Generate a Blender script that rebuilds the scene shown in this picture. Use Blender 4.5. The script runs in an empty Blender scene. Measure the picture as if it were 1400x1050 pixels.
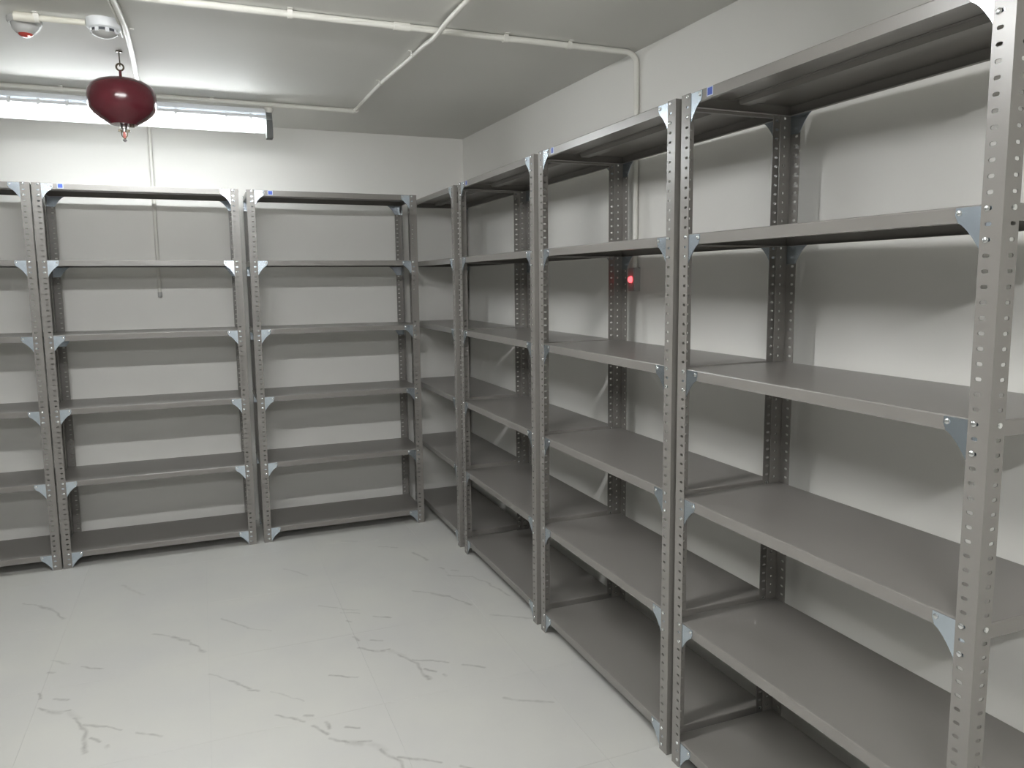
import bpy, math, random
from mathutils import Matrix, Vector
random.seed(4)
D = bpy.data
SC = bpy.context.scene
COL = SC.collection

# ------------------------------------------------------------------ camera
F_PX, PX, PY = 1056.085, 712.877, 514.207            # focal length and principal point on a 1400x1050 frame
YAW, PITCH, ROLL = 0.3917, -0.1228, -0.0095
CAM_POS = Vector((-1.2828, 0.0, 1.4941))
cam_d = D.cameras.new('camera'); cam = D.objects.new('camera', cam_d); COL.objects.link(cam)
fw = Vector((math.sin(YAW)*math.cos(PITCH), math.cos(YAW)*math.cos(PITCH), math.sin(PITCH)))
rt = Vector((math.cos(YAW), -math.sin(YAW), 0)); up = rt.cross(fw)
r2 = rt*math.cos(ROLL) + up*math.sin(ROLL); u2 = up*math.cos(ROLL) - rt*math.sin(ROLL)
M = Matrix((r2, u2, -fw)).transposed().to_4x4(); M.translation = CAM_POS
cam.matrix_world = M
cam_d.sensor_fit = 'HORIZONTAL'; cam_d.sensor_width = 36.0
cam_d.lens = F_PX/1400*36
cam_d.shift_x = (700-PX)/1400; cam_d.shift_y = (PY-525)/1400
cam_d.clip_start = 0.02
SC.camera = cam

# ------------------------------------------------------------------ world and exposure
w = D.worlds.new('world'); SC.world = w; w.use_nodes = True
w.node_tree.nodes['Background'].inputs[0].default_value = (0.5, 0.5, 0.5, 1)
w.node_tree.nodes['Background'].inputs[1].default_value = 0.0
SC.view_settings.view_transform = 'Standard'; SC.view_settings.look = 'None'
SC.view_settings.gamma = 1; SC.view_settings.use_curve_mapping = False
SC.view_settings.exposure = 0.0
TUBE_FAR, TUBE_NEAR = 60.0, 180.0                     # far tube dimmed so its wall does not blow out, others raised

# ------------------------------------------------------------------ room measures (metres)
XL, YB, YN, HC = -3.5, 5.06, -1.75, 2.436              # left wall, back wall, near wall, ceiling
def xr(y): return .398+(YB-y)*.0255                   # the right wall is not quite square to the rack row
XR = xr(YN)

# ------------------------------------------------------------------ material helpers
def nt(name):
    m = D.materials.new(name); m.use_nodes = True
    return m, m.node_tree.nodes, m.node_tree.links, m.node_tree.nodes['Principled BSDF']

def plain(name, col, rough=.5, metal=0., spec=.5, noise=0., nscale=6., bump=0., bscale=200.):
    m, n, l, b = nt(name)
    b.inputs['Roughness'].default_value = rough; b.inputs['Metallic'].default_value = metal
    b.inputs['Specular IOR Level'].default_value = spec
    b.inputs['Base Color'].default_value = (*col, 1)
    if noise or bump:
        tc = n.new('ShaderNodeTexCoord')
    if noise:
        nz = n.new('ShaderNodeTexNoise'); nz.inputs['Scale'].default_value = nscale; nz.inputs['Detail'].default_value = 4
        l.new(tc.outputs['Object'], nz.inputs['Vector'])
        mr = n.new('ShaderNodeMapRange'); mr.inputs['From Min'].default_value = .3; mr.inputs['From Max'].default_value = .7
        mr.inputs['To Min'].default_value = 1-noise; mr.inputs['To Max'].default_value = 1+noise
        l.new(nz.outputs['Fac'], mr.inputs['Value'])
        mx = n.new('ShaderNodeMix'); mx.data_type = 'RGBA'; mx.blend_type = 'MULTIPLY'; mx.inputs['Factor'].default_value = 1
        mx.inputs[6].default_value = (*col, 1); l.new(mr.outputs['Result'], mx.inputs[7])
        l.new(mx.outputs[2], b.inputs['Base Color'])
    if bump:
        nb = n.new('ShaderNodeTexNoise'); nb.inputs['Scale'].default_value = bscale; nb.inputs['Detail'].default_value = 3
        l.new(tc.outputs['Object'], nb.inputs['Vector'])
        bp = n.new('ShaderNodeBump'); bp.inputs['Strength'].default_value = bump; bp.inputs['Distance'].default_value = .002
        l.new(nb.outputs['Fac'], bp.inputs['Height']); l.new(bp.outputs['Normal'], b.inputs['Normal'])
    return m

def emit(name, col, strength):
    m, n, l, b = nt(name)
    b.inputs['Base Color'].default_value = (*col, 1)
    b.inputs['Emission Color'].default_value = (*col, 1); b.inputs['Emission Strength'].default_value = strength
    return m

MAT = {}
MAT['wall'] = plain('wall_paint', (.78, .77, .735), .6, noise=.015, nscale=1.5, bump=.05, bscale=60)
MAT['wall_low_bounce'] = plain('unseen_wall_low_bounce', (.40, .40, .385), .6, noise=.015, nscale=1.5, bump=.05, bscale=60)  # unseen left and near walls, darkened to cut their bounce light
MAT['ceiling'] = plain('ceiling_paint', (.73, .725, .69), .7, noise=.02, nscale=1.2, bump=.05, bscale=60)
MAT['rack'] = plain('rack_grey_paint', (.222, .210, .195), .29, spec=.5, noise=.03, nscale=3, bump=.012, bscale=350)
MAT['zinc'] = plain('zinc_plate', (.57, .64, .71), .25, metal=1, noise=.06, nscale=25)
MAT['bolt'] = plain('bolt_chrome', (.78, .80, .80), .22, metal=1)
MAT['pvc'] = plain('conduit_pvc', (.74, .73, .68), .4, noise=.03, nscale=5)
MAT['white'] = plain('white_plastic', (.78, .80, .82), .4)
MAT['cream'] = plain('cream_plastic', (.70, .68, .60), .45)
MAT['darkslot'] = plain('dark_slot', (.05, .055, .065), .5)
MAT['greyplastic'] = plain('grey_plastic', (.45, .45, .44), .45)
MAT['bracket'] = plain('lamp_bracket_grey', (.10, .105, .10), .5)
MAT['red'] = plain('extinguisher_red', (.095, .014, .021), .18, spec=.5)
MAT['redrod'] = plain('hook_red', (.10, .012, .016), .4)
MAT['darkmetal'] = plain('dark_metal', (.09, .075, .05), .4, metal=.7)
MAT['steel'] = plain('valve_steel', (.45, .45, .45), .3, metal=1)
MAT['bulb'] = plain('bulb_pink', (.75, .25, .22), .15)
MAT['redlens'] = plain('red_lens', (.35, .04, .03), .3)
MAT['led'] = emit('led_red', (1, .07, .08), 4)
MAT['ledwhite'] = emit('led_white', (1, .95, .9), 1.2)
MAT['tube'] = emit('lamp_tube', (.98, 1., .985), TUBE_FAR)
MAT['tube_bright'] = emit('lamp_tube_bright', (1., .985, .955), TUBE_NEAR)
MAT['grout'] = plain('grout', (.50, .50, .48), .8)

def cover_mat():
    m, n, l, b = nt('lamp_cover_clear')
    out = n['Material Output']
    tr = n.new('ShaderNodeBsdfTransparent'); tr.inputs[0].default_value = (.95, .97, 1, 1)
    gl = n.new('ShaderNodeBsdfTranslucent'); gl.inputs[0].default_value = (.9, .95, 1, 1)
    mx = n.new('ShaderNodeMixShader'); mx.inputs[0].default_value = .10
    l.new(tr.outputs[0], mx.inputs[1]); l.new(gl.outputs[0], mx.inputs[2]); l.new(mx.outputs[0], out.inputs[0])
    return m
MAT['cover'] = cover_mat()

def label_mat():
    m, n, l, b = nt('rack_label_blue')
    tc = n.new('ShaderNodeTexCoord'); sp = n.new('ShaderNodeSeparateXYZ'); l.new(tc.outputs['Generated'], sp.inputs[0])
    # blue field inside a pale margin
    fac = None
    for ax in ('X', 'Z'):
        s = n.new('ShaderNodeMath'); s.operation = 'SUBTRACT'; s.inputs[1].default_value = .5; l.new(sp.outputs[ax], s.inputs[0])
        a = n.new('ShaderNodeMath'); a.operation = 'ABSOLUTE'; l.new(s.outputs[0], a.inputs[0])
        c = n.new('ShaderNodeMath'); c.operation = 'LESS_THAN'; c.inputs[1].default_value = .40; l.new(a.outputs[0], c.inputs[0])
        if fac is None: fac = c
        else:
            mu = n.new('ShaderNodeMath'); mu.operation = 'MULTIPLY'; l.new(fac.outputs[0], mu.inputs[0]); l.new(c.outputs[0], mu.inputs[1]); fac = mu
    mx = n.new('ShaderNodeMix'); mx.data_type = 'RGBA'
    mx.inputs[6].default_value = (.55, .60, .75, 1); mx.inputs[7].default_value = (.03, .07, .38, 1)
    l.new(fac.outputs[0], mx.inputs['Factor']); l.new(mx.outputs[2], b.inputs['Base Color'])
    b.inputs['Roughness'].default_value = .35
    return m
MAT['label'] = label_mat()

# marble-look floor print: grey veins as line strokes at their places on the floor; every tile carries the strokes of its own print
MOTIF = [  # (x0,y0,x1,y1,width,dark) of the forked vein
    (-1.906, 3.161, -1.898, 3.12, .012, .8), (-1.85, 3.101, -1.807, 3.079, .011, .8), (-1.901, 3.052, -1.855, 3.005, .011, .9),
    (-1.855, 3.005, -1.815, 2.985, .020, .55), (-1.825, 2.995, -1.79, 2.990, .010, .9), (-1.79, 2.975, -1.752, 2.92, .022, .28),
    (-1.765, 2.93, -1.722, 2.83, .012, .75), (-1.722, 2.83, -1.713, 2.72, .012, .75), (-1.712, 2.715, -1.708, 2.69, .017, 1.0),
    (-1.725, 2.868, -1.66, 2.828, .013, .8), (-1.66, 2.828, -1.605, 2.785, .009, .7), (-1.559, 2.744, -1.487, 2.690, .011, .7),
    (-1.700, 2.772, -1.668, 2.735, .011, .95), (-1.645, 2.705, -1.64, 2.69, .010, .6), (-1.791, 3.331, -1.717, 3.281, .010, .75),
    (-1.913, 3.431, -1.84, 3.38, .010, .4), (-1.905, 3.335, -1.89, 3.318, .011, .6),
    (-1.55, 3.54, -1.47, 3.475, .011, .55), (-1.47, 3.475, -1.415, 3.405, .018, .75), (-1.415, 3.405, -1.345, 3.268, .009, .7), (-1.36, 3.29, -1.345, 3.268, .015, .6)]
SEG = []
def motif(dx, dy, part=MOTIF):
    for q in part: SEG.append((q[0]+dx, q[1]+dy, q[2]+dx, q[3]+dy, q[4], q[5]))
for dx, dy in ((0, 0), (1.147, 0)): motif(dx, dy)
for dx, dy in ((-.207, -.605), (.940, -.605)): motif(dx, dy, MOTIF[:14])
motif(-.585, .6, MOTIF[17:])
SEG += [(-1.331, 3.069, -1.258, 2.986, .009, .5), (-1.258, 2.986, -1.196, 2.893, .011, .8), (-1.196, 2.88, -1.162, 2.854, .011, .8),
    (-1.273, 3.581, -1.166, 3.431, .010, .6), (-1.115, 2.668, -1.03, 2.59, .010, .75), (-1.03, 2.625, -1.0, 2.615, .012, .95), (-1.01, 2.555, -.965, 2.475, .011, .85),
    (-1.166, 3.431, -1.08, 3.36, .007, .35), (-1.12, 2.84, -1.02, 2.72, .007, .4), (-.852, 3.55, -.766, 3.48, .009, .5), (-.766, 3.48, -.69, 3.42, .008, .45),
    (-.186, 3.661, -.085, 3.595, .011, .6), (-.085, 3.595, -.04, 3.50, .009, .5), (-.04, 3.50, .008, 3.295, .011, .6),
    (-.269, 4.06, -.225, 3.917, .016, .7), (-.195, 3.785, -.185, 3.76, .012, .7), (-.15, 3.72, -.12, 3.70, .012, .6), (-.42, 4.24, -.33, 4.18, .012, .5), (-.60, 4.43, -.52, 4.38, .012, .45),
    (-1.72, 4.2, -1.62, 4.02, .014, .35), (-.95, 4.1, -.85, 3.95, .011, .4), (-.90, 2.87, -.81, 2.815, .010, .8), (-.15, 3.13, .05, 3.0, .012, .5), (-.35, 2.45, -.2, 2.36, .012, .55)]
for dx, dy in ((0, -1.8), (1.147, -1.8), (-1.147, -1.2), (-.207, -2.4), (.94, -2.4), (.3, -3.6), (-1.147, -3.6), (-1.147, 1.2)): motif(dx, dy)   # floor beyond the view
def floor_mat(x0, x1, y0, y1):
    m, n, l, b = nt('floor_marble_print')
    geo = n.new('ShaderNodeNewGeometry')
    nz = n.new('ShaderNodeTexNoise'); nz.inputs['Scale'].default_value = 14; nz.inputs['Detail'].default_value = 3   # keeps strokes from being ruler-straight
    l.new(geo.outputs['Position'], nz.inputs['Vector'])
    ma = n.new('ShaderNodeVectorMath'); ma.operation = 'MULTIPLY_ADD'; ma.inputs[1].default_value = (.035, .035, 0); ma.inputs[2].default_value = (-.0175, -.0175, 0); l.new(nz.outputs['Color'], ma.inputs[0])
    ad = n.new('ShaderNodeVectorMath'); ad.operation = 'ADD'; l.new(geo.outputs['Position'], ad.inputs[0]); l.new(ma.outputs[0], ad.inputs[1])
    P = ad.outputs[0]
    prev = None
    for (ax, ay, bx, by, wd, dk) in SEG:
        if max(ax, bx) < x0-.04 or min(ax, bx) > x1+.04 or max(ay, by) < y0-.04 or min(ay, by) > y1+.04: continue
        wd *= .95; dk *= .72; L2 = (bx-ax)**2+(by-ay)**2; ba = (bx-ax, by-ay, 0)
        pa = n.new('ShaderNodeVectorMath'); pa.operation = 'SUBTRACT'; l.new(P, pa.inputs[0]); pa.inputs[1].default_value = (ax, ay, 0)
        dt = n.new('ShaderNodeVectorMath'); dt.operation = 'DOT_PRODUCT'; l.new(pa.outputs[0], dt.inputs[0]); dt.inputs[1].default_value = tuple(q/L2 for q in ba)
        h = n.new('ShaderNodeMath'); h.operation = 'ADD'; h.use_clamp = True; l.new(dt.outputs['Value'], h.inputs[0]); h.inputs[1].default_value = 0
        hb = n.new('ShaderNodeVectorMath'); hb.operation = 'SCALE'; hb.inputs[0].default_value = ba; l.new(h.outputs[0], hb.inputs['Scale'])
        df = n.new('ShaderNodeVectorMath'); df.operation = 'DISTANCE'; l.new(pa.outputs[0], df.inputs[0]); l.new(hb.outputs[0], df.inputs[1])
        mr = n.new('ShaderNodeMapRange'); mr.interpolation_type = 'SMOOTHSTEP'; l.new(df.outputs['Value'], mr.inputs['Value'])
        mr.inputs['From Max'].default_value = wd; mr.inputs['To Min'].default_value = dk; mr.inputs['To Max'].default_value = 0
        if prev:
            mx = n.new('ShaderNodeMath'); mx.operation = 'MAXIMUM'; l.new(mr.outputs['Result'], mx.inputs[0]); l.new(prev, mx.inputs[1]); prev = mx.outputs[0]
        else: prev = mr.outputs['Result']
    # soft cloudy tone of the stone print
    n3 = n.new('ShaderNodeTexNoise'); n3.inputs['Scale'].default_value = 2.3; n3.inputs['Detail'].default_value = 3; l.new(geo.outputs['Position'], n3.inputs['Vector'])
    cr = n.new('ShaderNodeMix'); cr.data_type = 'RGBA'; cr.inputs[6].default_value = (.565, .56, .535, 1); cr.inputs[7].default_value = (.595, .59, .55, 1)
    m3 = n.new('ShaderNodeMapRange'); m3.inputs['From Min'].default_value = .35; m3.inputs['From Max'].default_value = .65; l.new(n3.outputs['Fac'], m3.inputs['Value']); l.new(m3.outputs['Result'], cr.inputs['Factor'])
    col = cr.outputs[2]
    if prev:
        n2 = n.new('ShaderNodeTexNoise'); n2.inputs['Scale'].default_value = 30; n2.inputs['Detail'].default_value = 4; l.new(geo.outputs['Position'], n2.inputs['Vector'])
        m2 = n.new('ShaderNodeMapRange'); m2.inputs['From Min'].default_value = .3; m2.inputs['From Max'].default_value = .6; m2.inputs['To Min'].default_value = .35; m2.inputs['To Max'].default_value = .95
        l.new(n2.outputs['Fac'], m2.inputs['Value'])
        mu = n.new('ShaderNodeMath'); mu.operation = 'MULTIPLY'; l.new(prev, mu.inputs[0]); l.new(m2.outputs['Result'], mu.inputs[1])
        mx2 = n.new('ShaderNodeMix'); mx2.data_type = 'RGBA'; l.new(mu.outputs[0], mx2.inputs['Factor']); l.new(col, mx2.inputs[6]); mx2.inputs[7].default_value = (.225, .215, .195, 1)
        col = mx2.outputs[2]
    l.new(col, b.inputs['Base Color'])
    b.inputs['Roughness'].default_value = .42; b.inputs['Specular IOR Level'].default_value = .4
    return m, prev is not None
FLOOR_PLAIN = None
def tile_mat(*q):
    global FLOOR_PLAIN
    if FLOOR_PLAIN and not any(max(a[0], a[2]) > q[0]-.04 and min(a[0], a[2]) < q[1]+.04 and max(a[1], a[3]) > q[2]-.04 and min(a[1], a[3]) < q[3]+.04 for a in SEG): return FLOOR_PLAIN
    m, has = floor_mat(*q)
    if not has: FLOOR_PLAIN = m
    return m

# ------------------------------------------------------------------ mesh helpers
def mesh(name, verts, faces, mat, smooth=False):
    me = D.meshes.new(name); me.from_pydata(verts, [], faces); me.materials.append(MAT[mat])
    if smooth:
        for p in me.polygons: p.use_smooth = True
    me.update(); return me

class MB:
    def __init__(s): s.v = []; s.f = []
    def box(s, x0, x1, y0, y1, z0, z1):
        b = len(s.v)
        s.v += [(x, y, z) for z in (z0, z1) for y in (y0, y1) for x in (x0, x1)]
        s.f += [tuple(b+i for i in q) for q in ((0, 2, 3, 1), (4, 5, 7, 6), (0, 1, 5, 4), (2, 6, 7, 3), (0, 4, 6, 2), (1, 3, 7, 5))]
        return s
    def lathe(s, prof, n=32, c=(0, 0, 0), axis='Z'):
        b = len(s.v)
        for r, z in prof:
            for i in range(n):
                a = 2*math.pi*i/n; p = (r*math.cos(a), r*math.sin(a), z)
                if axis == 'X': p = (p[2], p[0], p[1])
                if axis == 'Y': p = (p[1], p[2], p[0])
                s.v.append((p[0]+c[0], p[1]+c[1], p[2]+c[2]))
        for k in range(len(prof)-1):
            for i in range(n):
                j = (i+1) % n
                s.f.append((b+k*n+i, b+k*n+j, b+(k+1)*n+j, b+(k+1)*n+i))
        s.f.append(tuple(b+i for i in reversed(range(n)))); s.f.append(tuple(b+(len(prof)-1)*n+i for i in range(n)))
        return s
    def tube(s, pts, r, n=12):
        b = len(s.v); P = [Vector(p) for p in pts]
        prevn = None
        for k, p in enumerate(P):
            t = (P[min(k+1, len(P)-1)]-P[max(k-1, 0)]).normalized()
            ref = prevn if prevn else (Vector((0, 0, 1)) if abs(t.z) < .9 else Vector((1, 0, 0)))
            a = (ref - t*ref.dot(t)).normalized(); prevn = a; c = t.cross(a)
            for i in range(n):
                w_ = 2*math.pi*i/n; q = p+(a*math.cos(w_)+c*math.sin(w_))*r; s.v.append(tuple(q))
        for k in range(len(P)-1):
            for i in range(n):
                j = (i+1) % n; s.f.append((b+k*n+i, b+k*n+j, b+(k+1)*n+j, b+(k+1)*n+i))
        s.f.append(tuple(b+i for i in reversed(range(n)))); s.f.append(tuple(b+(len(P)-1)*n+i for i in range(n)))
        return s
    def prism(s, outline, d0, d1):           # outline in x,z ; extruded along y
        b = len(s.v); n = len(outline)
        s.v += [(x, d0, z) for x, z in outline]+[(x, d1, z) for x, z in outline]
        s.f.append(tuple(b+i for i in range(n))); s.f.append(tuple(b+n+i for i in reversed(range(n))))
        for i in range(n):
            j = (i+1) % n; s.f.append((b+i, b+n+i, b+n+j, b+j))
        return s
    def mesh(s, name, mat, smooth=False): return mesh(name, s.v, s.f, mat, smooth)

def obj(name, me, parent=None, loc=(0, 0, 0), rot=(0, 0, 0)):
    o = D.objects.new(name, me); COL.objects.link(o); o.parent = parent
    o.location = loc; o.rotation_euler = rot; return o
def thing(name, label, cat, loc=(0, 0, 0), rz=0., group=None):
    o = D.objects.new(name, None); COL.objects.link(o); o.location = loc; o.rotation_euler = (0, 0, rz); o.empty_display_size = .1
    return tag(o, label, cat, group)
def tag(o, label, cat, group=None):
    o['label'] = label; o['category'] = cat
    if group: o['group'] = group
    return o
def struct(name, me, loc=(0, 0, 0)):
    o = obj(name, me, None, loc); o['kind'] = 'structure'; return o
def autosmooth(me, ang=40):
    for p in me.polygons: p.use_smooth = True
    me.set_sharp_from_angle(angle=math.radians(ang)); return me

# ------------------------------------------------------------------ room shell
T = .12
s = MB(); s.box(0, 1, 0, 1, -.02, HC+T)
s.v = [(xr(YN-T if y == 0 else YB+T)+(T if x else 0), YN-T if y == 0 else YB+T, z) for x, y, z in s.v]
struct('wall_right', s.mesh('wall_right', 'wall'))
struct('wall_left', MB().box(XL-T, XL, YN-T, YB+T, -.02, HC+T).mesh('wall_left', 'wall_low_bounce'))
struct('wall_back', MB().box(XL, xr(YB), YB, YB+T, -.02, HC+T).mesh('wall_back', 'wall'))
struct('wall_near', MB().box(XL, XR, YN-T, YN, -.02, HC+T).mesh('wall_near', 'wall_low_bounce'))
struct('ceiling', MB().box(XL, XR, YN, YB, HC, HC+T).mesh('ceiling', 'ceiling'))
floor = struct('floor', MB().box(XL, XR, YN, YB, -.08, -.0012).mesh('floor', 'grout'))
TX, TY, X0T, Y0T = .575, .60, -1.905, 2.59
cache = {}
i0 = math.floor((XL-X0T)/TX); i1 = math.ceil((XR-X0T)/TX); j0 = math.floor((YN-Y0T)/TY); j1 = math.ceil((YB-Y0T)/TY)
for i in range(i0, i1):
    for j in range(j0, j1):
        a0 = max(XL, X0T+i*TX); a1 = min(XR, X0T+(i+1)*TX); b0 = max(YN, Y0T+j*TY); b1 = min(YB, Y0T+(j+1)*TY)
        if a1-a0 < .01 or b1-b0 < .01: continue
        key = (round(a1-a0, 4), round(b1-b0, 4))
        if key not in cache:
            hx, hy, g_, c_ = key[0]/2-.00025, key[1]/2-.00025, .0003, .0002
            vs = []; fs = []
            for dx, z in ((0, -.0012), (0, -c_), (g_, 0)):
                vs += [(-hx+dx, -hy+dx, z), (hx-dx, -hy+dx, z), (hx-dx, hy-dx, z), (-hx+dx, hy-dx, z)]
            for k in range(2):
                for q in range(4): fs.append((k*4+q, k*4+(q+1) % 4, k*4+4+(q+1) % 4, k*4+4+q))
            fs += [(8, 9, 10, 11), (3, 2, 1, 0)]
            cache[key] = (vs, fs)
        MAT['floor'] = tile_mat(a0, a1, b0, b1)
        obj('tile', mesh('tile', *cache[key], 'floor'), floor, ((a0+a1)/2, (b0+b1)/2, 0))

# ------------------------------------------------------------------ slotted-angle racks
HP, PITCH_H, LEVEL = 2.005, .384/14, .384
WF, TH, GT, DEPTH = .0415, .0020, .0018, .390
HOLE_U, FL = .0270, .030

def post_mesh(sign):
    v = []; f = []
    zs = [HP-.0085-i*PITCH_H for i in range(73)]
    hole = []
    NH = 12
    a, b_ = .0066, .0037                          # oblong slot half sizes
    for i in range(NH):
        t = 2*math.pi*i/NH
        x = math.cos(t)*b_; x += (a-b_)*(1 if math.cos(t) > .01 else -1 if math.cos(t) < -.01 else 0)
        hole.append((x, math.sin(t)*b_))
    def flange(mapf, u0, u1):
        for k, z in enumerate(zs):
            zt = HP if k == 0 else (zs[k-1]+z)/2
            zb = 0 if k == len(zs)-1 else (zs[k+1]+z)/2
            hc = HOLE_U
            outer = []
            for i in range(NH):
                t = 2*math.pi*i/NH
                c, s = math.cos(t), math.sin(t)
                if i in (0, 1, 11): x = u1
                elif i in (5, 6, 7): x = u0
                else: x = hc+hole[i][0]
                if i in (1, 2, 3, 4, 5): zz = zt
                elif i in (7, 8, 9, 10, 11): zz = zb
                else: zz = z
                outer.append((x, zz))
            base = len(v)
            for w_ in (0, TH):
                for x, zz in outer: v.append(mapf(x, w_, zz))
                for x, dz in hole: v.append(mapf(hc+x, w_, z+dz))
            for i in range(NH):
                j = (i+1) % NH
                f.append((base+i, base+j, base+NH+j, base+NH+i))
                f.append((base+2*NH+i, base+3*NH+i, base+3*NH+j, base+2*NH+j))
                f.append((base+NH+i, base+NH+j, base+3*NH+j, base+3*NH+i))
    flange(lambda x, w_, z: (sign*x, w_, z), 0, WF)
    flange(lambda x, w_, z: (sign*w_, x, z), TH, WF)
    # rims: free edges and ends
    def q(*p): 
        b = len(v); v.extend((sign*x, y, z) for x, y, z in p); f.append(tuple(range(b, b+4)))
    q((WF, 0, 0), (WF, TH, 0), (WF, TH, HP), (WF, 0, HP)); q((0, WF, 0), (TH, WF, 0), (TH, WF, HP), (0, WF, HP))
    for z in (0, HP):
        q((0, 0, z), (WF, 0, z), (WF, TH, z), (0, TH, z)); q((0, TH, z), (TH, TH, z), (TH, WF, z), (0, WF, z))
    q((0, 0, 0), (0, TH, 0), (0, TH, HP), (0, 0, HP))
    me = mesh('post', v, f, 'rack')
    import bmesh
    bm = bmesh.new(); bm.from_mesh(me); bmesh.ops.remove_doubles(bm, verts=bm.verts, dist=1e-5); bmesh.ops.recalc_face_normals(bm, faces=bm.faces); bm.to_mesh(me); bm.free()
    return me
POST_L, POST_R = post_mesh(1), post_mesh(-1)

def shelf_mesh(L):
    x0, x1 = TH+.0003, L-TH-.0003
    y0, y1 = TH+GT+.0003, DEPTH-TH-GT-.0003
    loops = [(.0035, 0), (.0010, -.0010), (0, -.0035), (0, -FL), (.013, -FL), (.013, -FL+.0014), (.0014, -FL+.0014), (.0014, -.0014)]
    v = []; f = []
    for d, z in loops: v += [(x0+d, y0+d, z), (x1-d, y0+d, z), (x1-d, y1-d, z), (x0+d, y1-d, z)]
    for k in range(len(loops)-1):
        for q in range(4): f.append((k*4+q, (k+1)*4+q, (k+1)*4+(q+1) % 4, k*4+(q+1) % 4))
    f.append((0, 1, 2, 3)); e = 4*(len(loops)-1); f.append((e+3, e+2, e+1, e))
    return mesh('shelf', v, f, 'rack')
def stiffener_mesh(L):
    s = MB(); y = DEPTH/2
    prof = [(-.036, -.0016), (-.036, -.0030), (-.024, -.0030), (-.018, -.0165), (.018, -.0165), (.024, -.0030), (.036, -.0030), (.036, -.0016)]
    b = len(s.v)
    for x in (.03, L-.03): s.v += [(x, y+p, z) for p, z in prof]
    n = len(prof)
    for i in range(n): s.f.append((i, (i+1) % n, n+(i+1) % n, n+i))
    s.f.append(tuple(reversed(range(n)))); s.f.append(tuple(range(n, 2*n)))
    return s.mesh('stiffener', 'rack')
def gusset_mesh(sign):
    out = [(.004, -.0030), (.0925, -.0030), (.0935, -.016), (.0875, -FL)]
    out += [(.080, -.0345), (.0735, -.0400), (.0665, -.0470), (.0595, -.0550), (.0525, -.0645), (.0455, -.0750), (.0400, -.0840)]   # concave lower edge
    out += [(.030, -.084), (.004, -.084)]
    out = [(sign*x, z) for x, z in out]
    if sign < 0: out = out[::-1]
    return MB().prism(out, 0, GT).mesh('gusset', 'zinc')
GUS_L, GUS_R = gusset_mesh(1), gusset_mesh(-1)
def bolt_mesh():                                    # pan head with a crossed recess, head towards -y
    s = MB()
    s.lathe([(.0056, 0), (.0058, .0008), (.0052, .0021), (.0036, .0030), (.0016, .0033), (.0003, .00335)], 14)
    s.v = [(x, -z, y) for x, y, z in s.v]
    me = autosmooth(s.mesh('bolt', 'bolt'), 35)
    return me
BOLT = bolt_mesh()
LABEL = MB().box(0, .027, -.0004, 0, -.0255, -.0015).mesh('label', 'label')
PI = math.pi

def rack(loc, rz, L, label):
    r = thing('steel_rack', label, 'rack', loc, rz, 'empty steel shelving racks')
    for (me, x, y, a, front) in ((POST_L, 0, 0, 0, 1), (POST_R, L, 0, 0, 1), (POST_R, 0, DEPTH, PI, 0), (POST_L, L, DEPTH, PI, 0)):
        p = obj('post', me, r, (x, y, 0), (0, 0, a))
        s = 1 if me is POST_L else -1
        for k in range(6):                          # one bolt through the side flange at each shelf
            obj('bolt', BOLT, p, (0, HOLE_U, HP-.0085-k*LEVEL), (0, 0, -s*PI/2))
    sm, st = shelf_mesh(L), stiffener_mesh(L)
    for k in range(6):
        z = HP-k*LEVEL
        sh = obj('shelf', sm, r, (0, 0, z)); obj('stiffener', st, sh)
        if k == 0:
            lb = obj('label', LABEL, sh, (.112, TH+GT+.0003, 0)); lb['label'] = 'small blue label stuck on the shelf edge'
        for (me, x, y, a) in ((GUS_L, 0, TH, 0), (GUS_R, L, TH, 0), (GUS_R, 0, DEPTH-TH, PI), (GUS_L, L, DEPTH-TH, PI)):
            gu = obj('gusset', me, r, (x, y, z), (0, 0, a)); gu['label'] = 'pale zinc corner gusset plate'
            s = 1 if me is GUS_L else -1
            j = random.uniform(-.001, .001)
            obj('bolt', BOLT, gu, (s*.085, 0, -.0125))
            obj('bolt', BOLT, gu, (s*(.029+j), -TH, -.0085)); obj('bolt', BOLT, gu, (s*(.030-j), -TH, -.0085-2*PITCH_H))
    return r

YBF = 4.571
rack((-3.010, YBF, 0), 0, .973, 'empty grey steel rack on the far wall, the one farthest from the room corner')
rack((-2.0290, YBF, 0), 0, .9714, 'empty grey steel rack on the far wall, standing behind the hanging red extinguisher')
rack((-1.0159, YBF, 0), 0, .9554, 'empty grey steel rack on the far wall, the one nearest the room corner')
rack((0, 5.020, 0), -PI/2, .984, 'empty grey steel rack filling the room corner, partly hidden by the far wall rack')
rack((0, 3.9523, 0), -PI/2, .9976, 'empty grey steel rack on the side wall, second from the room corner')
rack((0, 2.9083, 0), -PI/2, .9737, 'empty grey steel rack on the side wall, with the red lit wall box behind it')
rack((0, 1.9052, 0), -PI/2, .9741, 'empty grey steel rack at the free end of the side wall row')

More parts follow.
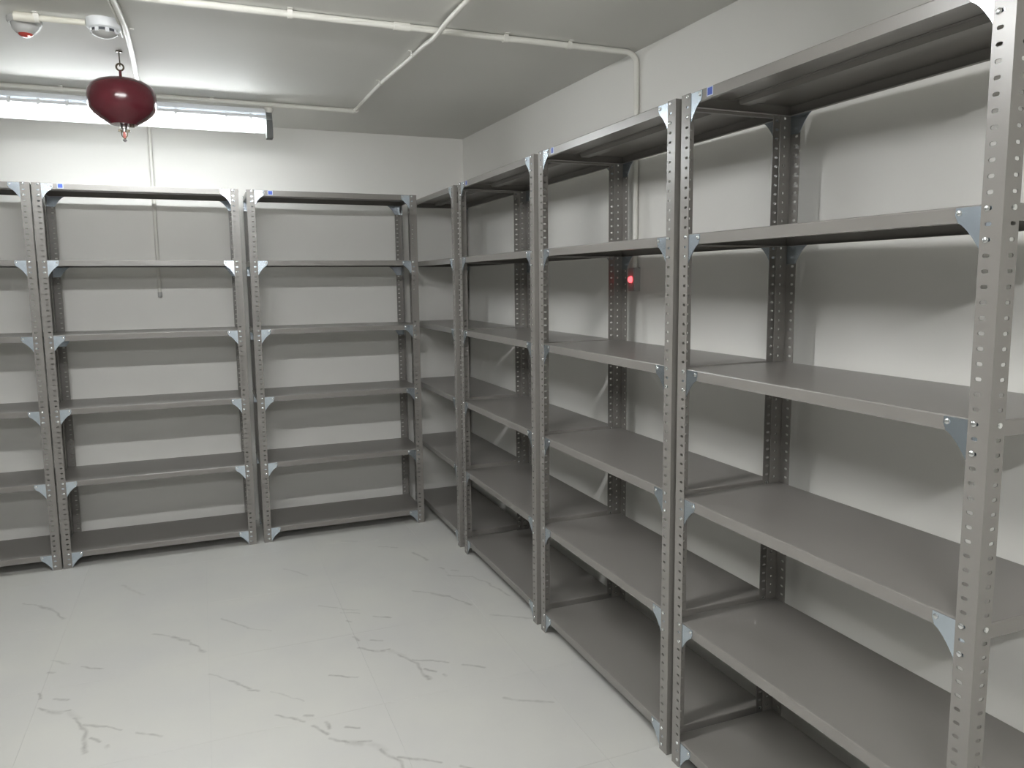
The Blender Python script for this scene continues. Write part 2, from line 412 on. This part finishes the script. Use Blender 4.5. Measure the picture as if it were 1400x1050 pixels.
# ------------------------------------------------------------------ conduits
def smooth_path(pts, n=8):
    P = [Vector(p) for p in pts]; out = []
    for i in range(len(P)-1):
        p0 = P[max(i-1, 0)]; p1 = P[i]; p2 = P[i+1]; p3 = P[min(i+2, len(P)-1)]
        for k in range(n):
            t = k/n
            out.append(.5*((2*p1)+(p2-p0)*t+(2*p0-5*p1+4*p2-p3)*t*t+(3*p1-p0-3*p2+p3)*t**3))
    out.append(P[-1]); return out
def clip_mesh(r):                                   # saddle clip: a half ring with a foot on the ceiling side, pipe along x
    s = MB(); n = 14; w_ = .009; ro = r+.0028
    ring = [(math.cos(a)*q, math.sin(a)*q) for q in (r+.0003, ro) for a in [PI*1.0+PI*i/n for i in range(n+1)]]
    for x in (-w_, w_): s.v += [(x, y, z) for y, z in ring]
    m = n+1
    for i in range(n):
        s.f += [(i, i+1, m+i+1, m+i), (2*m+i, 3*m+i, 3*m+i+1, 2*m+i+1), (m+i, m+i+1, 3*m+i+1, 3*m+i), (i, 2*m+i, 2*m+i+1, i+1)]
    for sg in (-1, 1):
        y0, y1 = sorted((sg*(r+.0003), sg*ro)); s.box(-w_, w_, y0, y1, 0, r+.0015)
        y0, y1 = sorted((sg*r, sg*(r+.016))); s.box(-w_, w_, y0, y1, r-.0015, r+.0015)
    return s.mesh('clip', 'pvc')
CL12, CL9 = clip_mesh(.0125), clip_mesh(.0095)
ZC = HC-.0125-.0015

c1 = thing('ceiling_conduit', 'long straight white conduit crossing the ceiling then running down the side wall', 'conduit', (0, 0, 0))
def yc1(x): return 2.890-.0155*(x-.41)
YW1 = yc1(.41); XW = xr(YW1)-.0145
path = [(-3.2, yc1(-3.2), ZC), (XW-.045, YW1, ZC)]
for i in range(1, 9):
    a = i/8*PI/2; path.append((XW-.045+math.sin(a)*.045, YW1, ZC-.045+math.cos(a)*.045))
path.append((XW, YW1, 1.545))
obj('pipe', autosmooth(MB().tube(path, .0120, 16).mesh('pipe', 'pvc'), 50), c1)
for x in (-2.6, -1.75, -.94, -.14, .13): obj('clip', CL12, c1, (x, yc1(x), ZC))
obj('coupling', autosmooth(MB().lathe([(.0125, -.03), (.0150, -.03), (.0150, .03), (.0125, .03)], 16, (0, 0, 0), 'X').mesh('coupling', 'pvc'), 40), c1, (-.545, yc1(-.545), ZC))

c2 = thing('ceiling_conduit', 'wavy white conduit crossing the ceiling from the lamp line over the straight conduit', 'conduit')
Z2 = HC-.0095-.0015
YX = yc1(-.42)
pts = smooth_path([(-.38, 1.2, Z2), (-.392, 2.0, Z2), (-.403, 2.50, Z2-.002), (-.417, 2.74, Z2-.016), (-.423, YX, Z2-.030), (-.417, 3.06, Z2-.014), (-.412, 3.31, Z2), (-.436, 3.74, Z2), (-.442, 4.12, Z2), (-.445, 4.37, Z2)])
obj('pipe', autosmooth(MB().tube(pts, .0095, 12).mesh('pipe', 'pvc'), 60), c2)
for y, x in ((3.235, -.413), (3.74, -.436), (2.3, -.398)): obj('clip', CL9, c2, (x, y, Z2), (0, 0, PI/2))

c3 = thing('ceiling_conduit', 'short white conduit on the ceiling between straight conduit and lamp, beside smoke detector', 'conduit')
pts = smooth_path([(-1.493, yc1(-1.49)+.02, Z2-.004), (-1.488, 3.04, Z2-.004), (-1.479, 3.275, Z2-.006), (-1.483, 3.63, Z2), (-1.491, 4.02, Z2), (-1.496, 4.35, Z2)])
obj('pipe', autosmooth(MB().tube(pts, .0105, 12).mesh('pipe', 'pvc'), 60), c3)
obj('cable', autosmooth(MB().tube([tuple(p+Vector((-.017, 0, .003))) for p in pts[:20]], .0045, 8).mesh('cable', 'pvc'), 60), c3)
obj('clip', CL9, c3, (-1.479, 3.31, Z2-.004), (0, 0, PI/2))

YL = 4.376
c4 = thing('lamp_conduit', 'white conduit on the ceiling running along above the lit fluorescent lamp', 'conduit')
obj('pipe', autosmooth(MB().tube([(-3.2, YL, ZC), (-.466, YL, ZC)], .0125, 16).mesh('pipe', 'pvc'), 50), c4)
obj('elbow', autosmooth(MB().tube([(-.472, YL, ZC), (-.455, YL, ZC), (-.445, YL-.006, ZC), (-.443, YL-.028, ZC+.002)], .0150, 12).mesh('elbow', 'pvc'), 60), c4)
for x in (-2.33, -1.84, -1.17): obj('clip', CL12, c4, (x, YL, ZC))

c5 = thing('wall_conduit', 'thin white conduit running down the far wall behind a steel rack', 'conduit')
obj('pipe', autosmooth(MB().tube([(-1.499, YB-.0115, HC-.002), (-1.499, YB-.0115, 1.428)], .0105, 12).mesh('pipe', 'pvc'), 50), c5)
obj('end_cap', autosmooth(MB().lathe([(.0095, 0), (.0115, .002), (.0115, .03)], 12).mesh('end_cap', 'greyplastic'), 40), c5, (-1.499, YB-.0125, 1.418))

# ------------------------------------------------------------------ wall box with red light
wb = thing('wall_box', 'small grey wall box with a glowing red indicator behind the side wall rack', 'box', (xr(2.895), 2.895, 1.495))
s = MB(); s.box(-.026, 0, -.026, .026, -.050, .050)
obj('housing', s.mesh('housing', 'greyplastic'), wb)
s = MB(); s.box(-.030, -.026, -.022, .022, -.046, .046)
obj('face_plate', s.mesh('face_plate', 'greyplastic'), wb)
s = MB(); s.lathe([(.0, -.013), (.006, -.0125), (.011, -.009), (.0145, 0)], 16); s.v = [(z, x, y) for x, y, z in s.v]
obj('indicator_lens', autosmooth(s.mesh('indicator_lens', 'led')), wb, (-.030, 0, 0))['label'] = 'glowing red round indicator'

# ------------------------------------------------------------------ smoke detectors
sd = thing('smoke_detector', 'round white smoke detector with dark slots on the ceiling near the extinguisher hook', 'detector', (-1.547, 3.258, HC))
obj('base', autosmooth(MB().lathe([(.0, -.034), (.048, -.034), (.054, -.030), (.057, -.022), (.057, 0)], 40).mesh('base', 'white'), 35), sd)
s = MB(); s.lathe([(.0, -.047), (.042, -.047), (.042, -.034), (.0, -.034)], 40)
obj('sensor_chamber', s.mesh('sensor_chamber', 'darkslot'), sd)
rib = MB().box(.036, .046, -.006, .006, -.048, -.033).mesh('rib', 'white')
for i in range(8): obj('rib', rib, sd, (0, 0, 0), (0, 0, i*PI/4+.3))
obj('cap', autosmooth(MB().lathe([(.0, -.062), (.018, -.060), (.034, -.054), (.042, -.047), (.046, -.047), (.046, -.0445), (.0, -.0445)], 40).mesh('cap', 'greyplastic'), 35), sd)

sa = thing('alarm_detector', 'round grey ceiling detector with a small red light on its underside', 'detector', (-1.804, 3.334, HC))
obj('base', autosmooth(MB().lathe([(.0, -.020), (.050, -.020), (.055, -.014), (.055, 0)], 40).mesh('base', 'greyplastic'), 35), sa)
obj('dome', autosmooth(MB().lathe([(.0, -.058), (.015, -.057), (.030, -.050), (.040, -.038), (.045, -.020), (.0, -.020)], 40).mesh('dome', 'greyplastic'), 45), sa)
obj('red_lens', autosmooth(MB().lathe([(.0, -.064), (.012, -.063), (.021, -.058), (.024, -.052), (.0, -.050)], 24).mesh('red_lens', 'redlens'), 45), sa)
obj('indicator_lens', autosmooth(MB().lathe([(.0, -.004), (.004, -.003), (.0055, 0), (.0, .001)], 12, (.012, -.012, -.062)).mesh('indicator_lens', 'ledwhite'), 45), sa)
obj('wire', autosmooth(MB().tube([(.028, -.01, -.056), (.045, -.012, -.040), (.052, -.01, -.022)], .0035, 8).mesh('wire', 'white'), 60), sa)

c6 = thing('detector_conduit', 'short cream conduit on the ceiling joining the two round detectors', 'conduit')
obj('pipe', autosmooth(MB().tube([(-1.785, 3.263, ZC), (-1.606, 3.261, ZC)], .0105, 14).mesh('pipe', 'cream'), 50), c6)
obj('coupling', autosmooth(MB().lathe([(.0105, -.035), (.0155, -.035), (.0155, .028), (.0105, .028)], 16, (0, 0, 0), 'X').mesh('coupling', 'cream'), 40), c6, (-1.790, 3.263, ZC-.001))
obj('clip', CL12, c6, (-1.756, 3.263, ZC))

# ------------------------------------------------------------------ hanging fire extinguisher
fx, fy, fz = -1.532, 3.655, 2.237
fe = thing('fire_extinguisher', 'dark red ball shaped fire extinguisher hanging from a ceiling hook', 'extinguisher', (fx, fy, fz))
prof = [(.0, -.092), (.050, -.091), (.062, -.083), (.086, -.069), (.110, -.049), (.1225, -.033), (.1265, -.020), (.1290, .0), (.1298, .015), (.1275, .037), (.120, .055), (.108, .067), (.088, .079), (.060, .088), (.032, .0925), (.0, .0935)]
obj('body', autosmooth(MB().lathe(prof, 56).mesh('body', 'red'), 32), fe)
obj('hanger_rod', autosmooth(MB().lathe([(.007, .090), (.007, .098), (.0052, .102), (.0052, .124)], 12).mesh('hanger_rod', 'redrod'), 40), fe)
ring = [(math.cos(a)*.0135, 0, .137+math.sin(a)*.0135) for a in [2*PI*i/24 for i in range(25)]]
obj('hanger_ring', autosmooth(MB().tube(ring, .0036, 8).mesh('hanger_ring', 'darkmetal'), 60), fe)
hk = [(0, 0, HC-fz), (0, 0, .175), (0, .006, .164), (0, .013, .155), (0, .013, .148), (0, .006, .142), (0, -.002, .144), (0, -.006, .151)]
obj('ceiling_hook', autosmooth(MB().tube(smooth_path(hk, 4), .0022, 8).mesh('ceiling_hook', 'darkmetal'), 60), fe)
obj('ceiling_plate', autosmooth(MB().lathe([(.0, HC-fz-.004), (.011, HC-fz-.004), (.013, HC-fz)], 16).mesh('ceiling_plate', 'darkmetal'), 40), fe)
vl = obj('valve', autosmooth(MB().lathe([(.0, -.118), (.010, -.118), (.010, -.108), (.0145, -.106), (.0145, -.097), (.012, -.090)], 12).mesh('valve', 'steel'), 40), fe)
s = MB(); s.box(-.022, .022, -.006, .006, -.119, -.111)
for sg in (-1, 1): s.tube([(sg*.012, 0, -.117), (sg*.010, 0, -.134), (0, 0, -.148)], .0022, 6)
obj('nozzle_frame', s.mesh('nozzle_frame', 'darkmetal'), fe)
obj('glass_bulb', autosmooth(MB().lathe([(.001, -.146), (.0055, -.140), (.0062, -.130), (.0045, -.119), (.001, -.118)], 12).mesh('glass_bulb', 'bulb')), fe)
obj('deflector', autosmooth(MB().lathe([(.0, -.160), (.004, -.158), (.010, -.152), (.009, -.149), (.0, -.148)], 12).mesh('deflector', 'steel'), 40), fe)
s = MB(); s.lathe([(.006, 0), (.010, 0), (.011, .016), (.006, .018)], 10, (.03, 0, -.099)); obj('pressure_gauge', autosmooth(s.mesh('pressure_gauge', 'darkmetal'), 40), fe)

# ------------------------------------------------------------------ fluorescent lamps (one in view, two more further back along the ceiling)
def lamp_parts():
    LX = .605
    P = []
    s = MB(); s.box(-LX, LX, -.050, .050, .040, .058); s.box(-LX, LX, -.034, .034, .058, .072)
    for y in (-.0495, .0495): s.box(-LX, LX, y-.0015, y+.0015, .004, .040); P.append(('housing', s.mesh('housing', 'white')))
    prof = []
    for i in range(13):
        a = PI*i/12; prof.append((-math.cos(a)*.054, .012-math.sin(a)*.056))
    prof = [(-.050, .040)]+prof+[(.050, .040)]
    v = [(x, y, z) for x in (-LX, LX) for y, z in prof]; n = len(prof)
    f = [(i, i+1, n+i+1, n+i) for i in range(n-1)]
    cov = mesh('cover', v, f, 'cover', True); P.append(('cover', cov))
    cap = []
    for i in range(7): cap.append((.0285*math.sin(i/6*PI/2), -.575+.0285*(1-math.cos(i/6*PI/2))))
    cap += [(r, -z) for r, z in reversed(cap)]
    s = MB(); s.lathe(cap, 24, (0, 0, 0), 'X'); P.append(('tube', autosmooth(s.mesh('tube', 'tube'), 60)))
    s = MB()
    for y in (-.058, .058): s.box(-LX, LX, y-.005, y+.005, .006, .022)
    P.append(('rim', s.mesh('rim', 'white')))
    return P, LX
LP, LX = lamp_parts()
CLIP = MB().box(-.006, .006, -.0085, .0085, -.002, .030).mesh('rim_clip', 'white')
s = MB()                                             # upright end bracket that the lamp body is pivoted on
for o_ in ([(-.034, -.070), (.034, -.070), (.038, -.030), (.034, .020), (.012, .048), (.010, .068), (-.010, .068), (-.012, .048), (-.034, .020), (-.038, -.030)],): s.prism(o_, -.016, .016)
s.v = [(y, x, z) for x, y, z in s.v]
BRK = s.mesh('end_bracket', 'bracket')
BOSS = autosmooth(MB().lathe([(.0, .062), (.018, .062), (.025, .072), (.026, .082), (.020, .0905)], 20).mesh('ceiling_boss', 'pvc'), 40)
def lamp(loc, label, tilt, tube='tube'):
    t = thing('fluorescent_lamp', label, 'lamp', loc, 0, 'ceiling lamps')
    Rx = Matrix.Rotation(tilt, 4, 'X')
    for nm, me in LP:
        if nm == 'tube' and tube != 'tube': me = me.copy(); me.materials[0] = MAT[tube]
        obj(nm, me, t, rot=(tilt, 0, 0))
    for y in (-.058, .058):
        for i in range(10): obj('rim_clip', CLIP, t, Rx @ Vector((-.53+i*.1178, y, 0)), (tilt, 0, 0))
    for sg in (-1, 1):
        obj('end_bracket', BRK, t, (sg*(LX+.017), 0, 0)); obj('ceiling_boss', BOSS, t, (sg*(LX+.017), 0, 0))
    return t
ZL = HC-.1175
lamp((-1.519, YL, ZL), 'lit white fluorescent lamp on the ceiling in front of the far wall', math.radians(-15))
lamp((-1.525, 1.77, ZL), 'lit white fluorescent lamp over the middle of the room', 0, 'tube_bright')
lamp((-1.525, -.95, ZL), 'lit white fluorescent lamp at the entrance end of the room', 0, 'tube_bright')
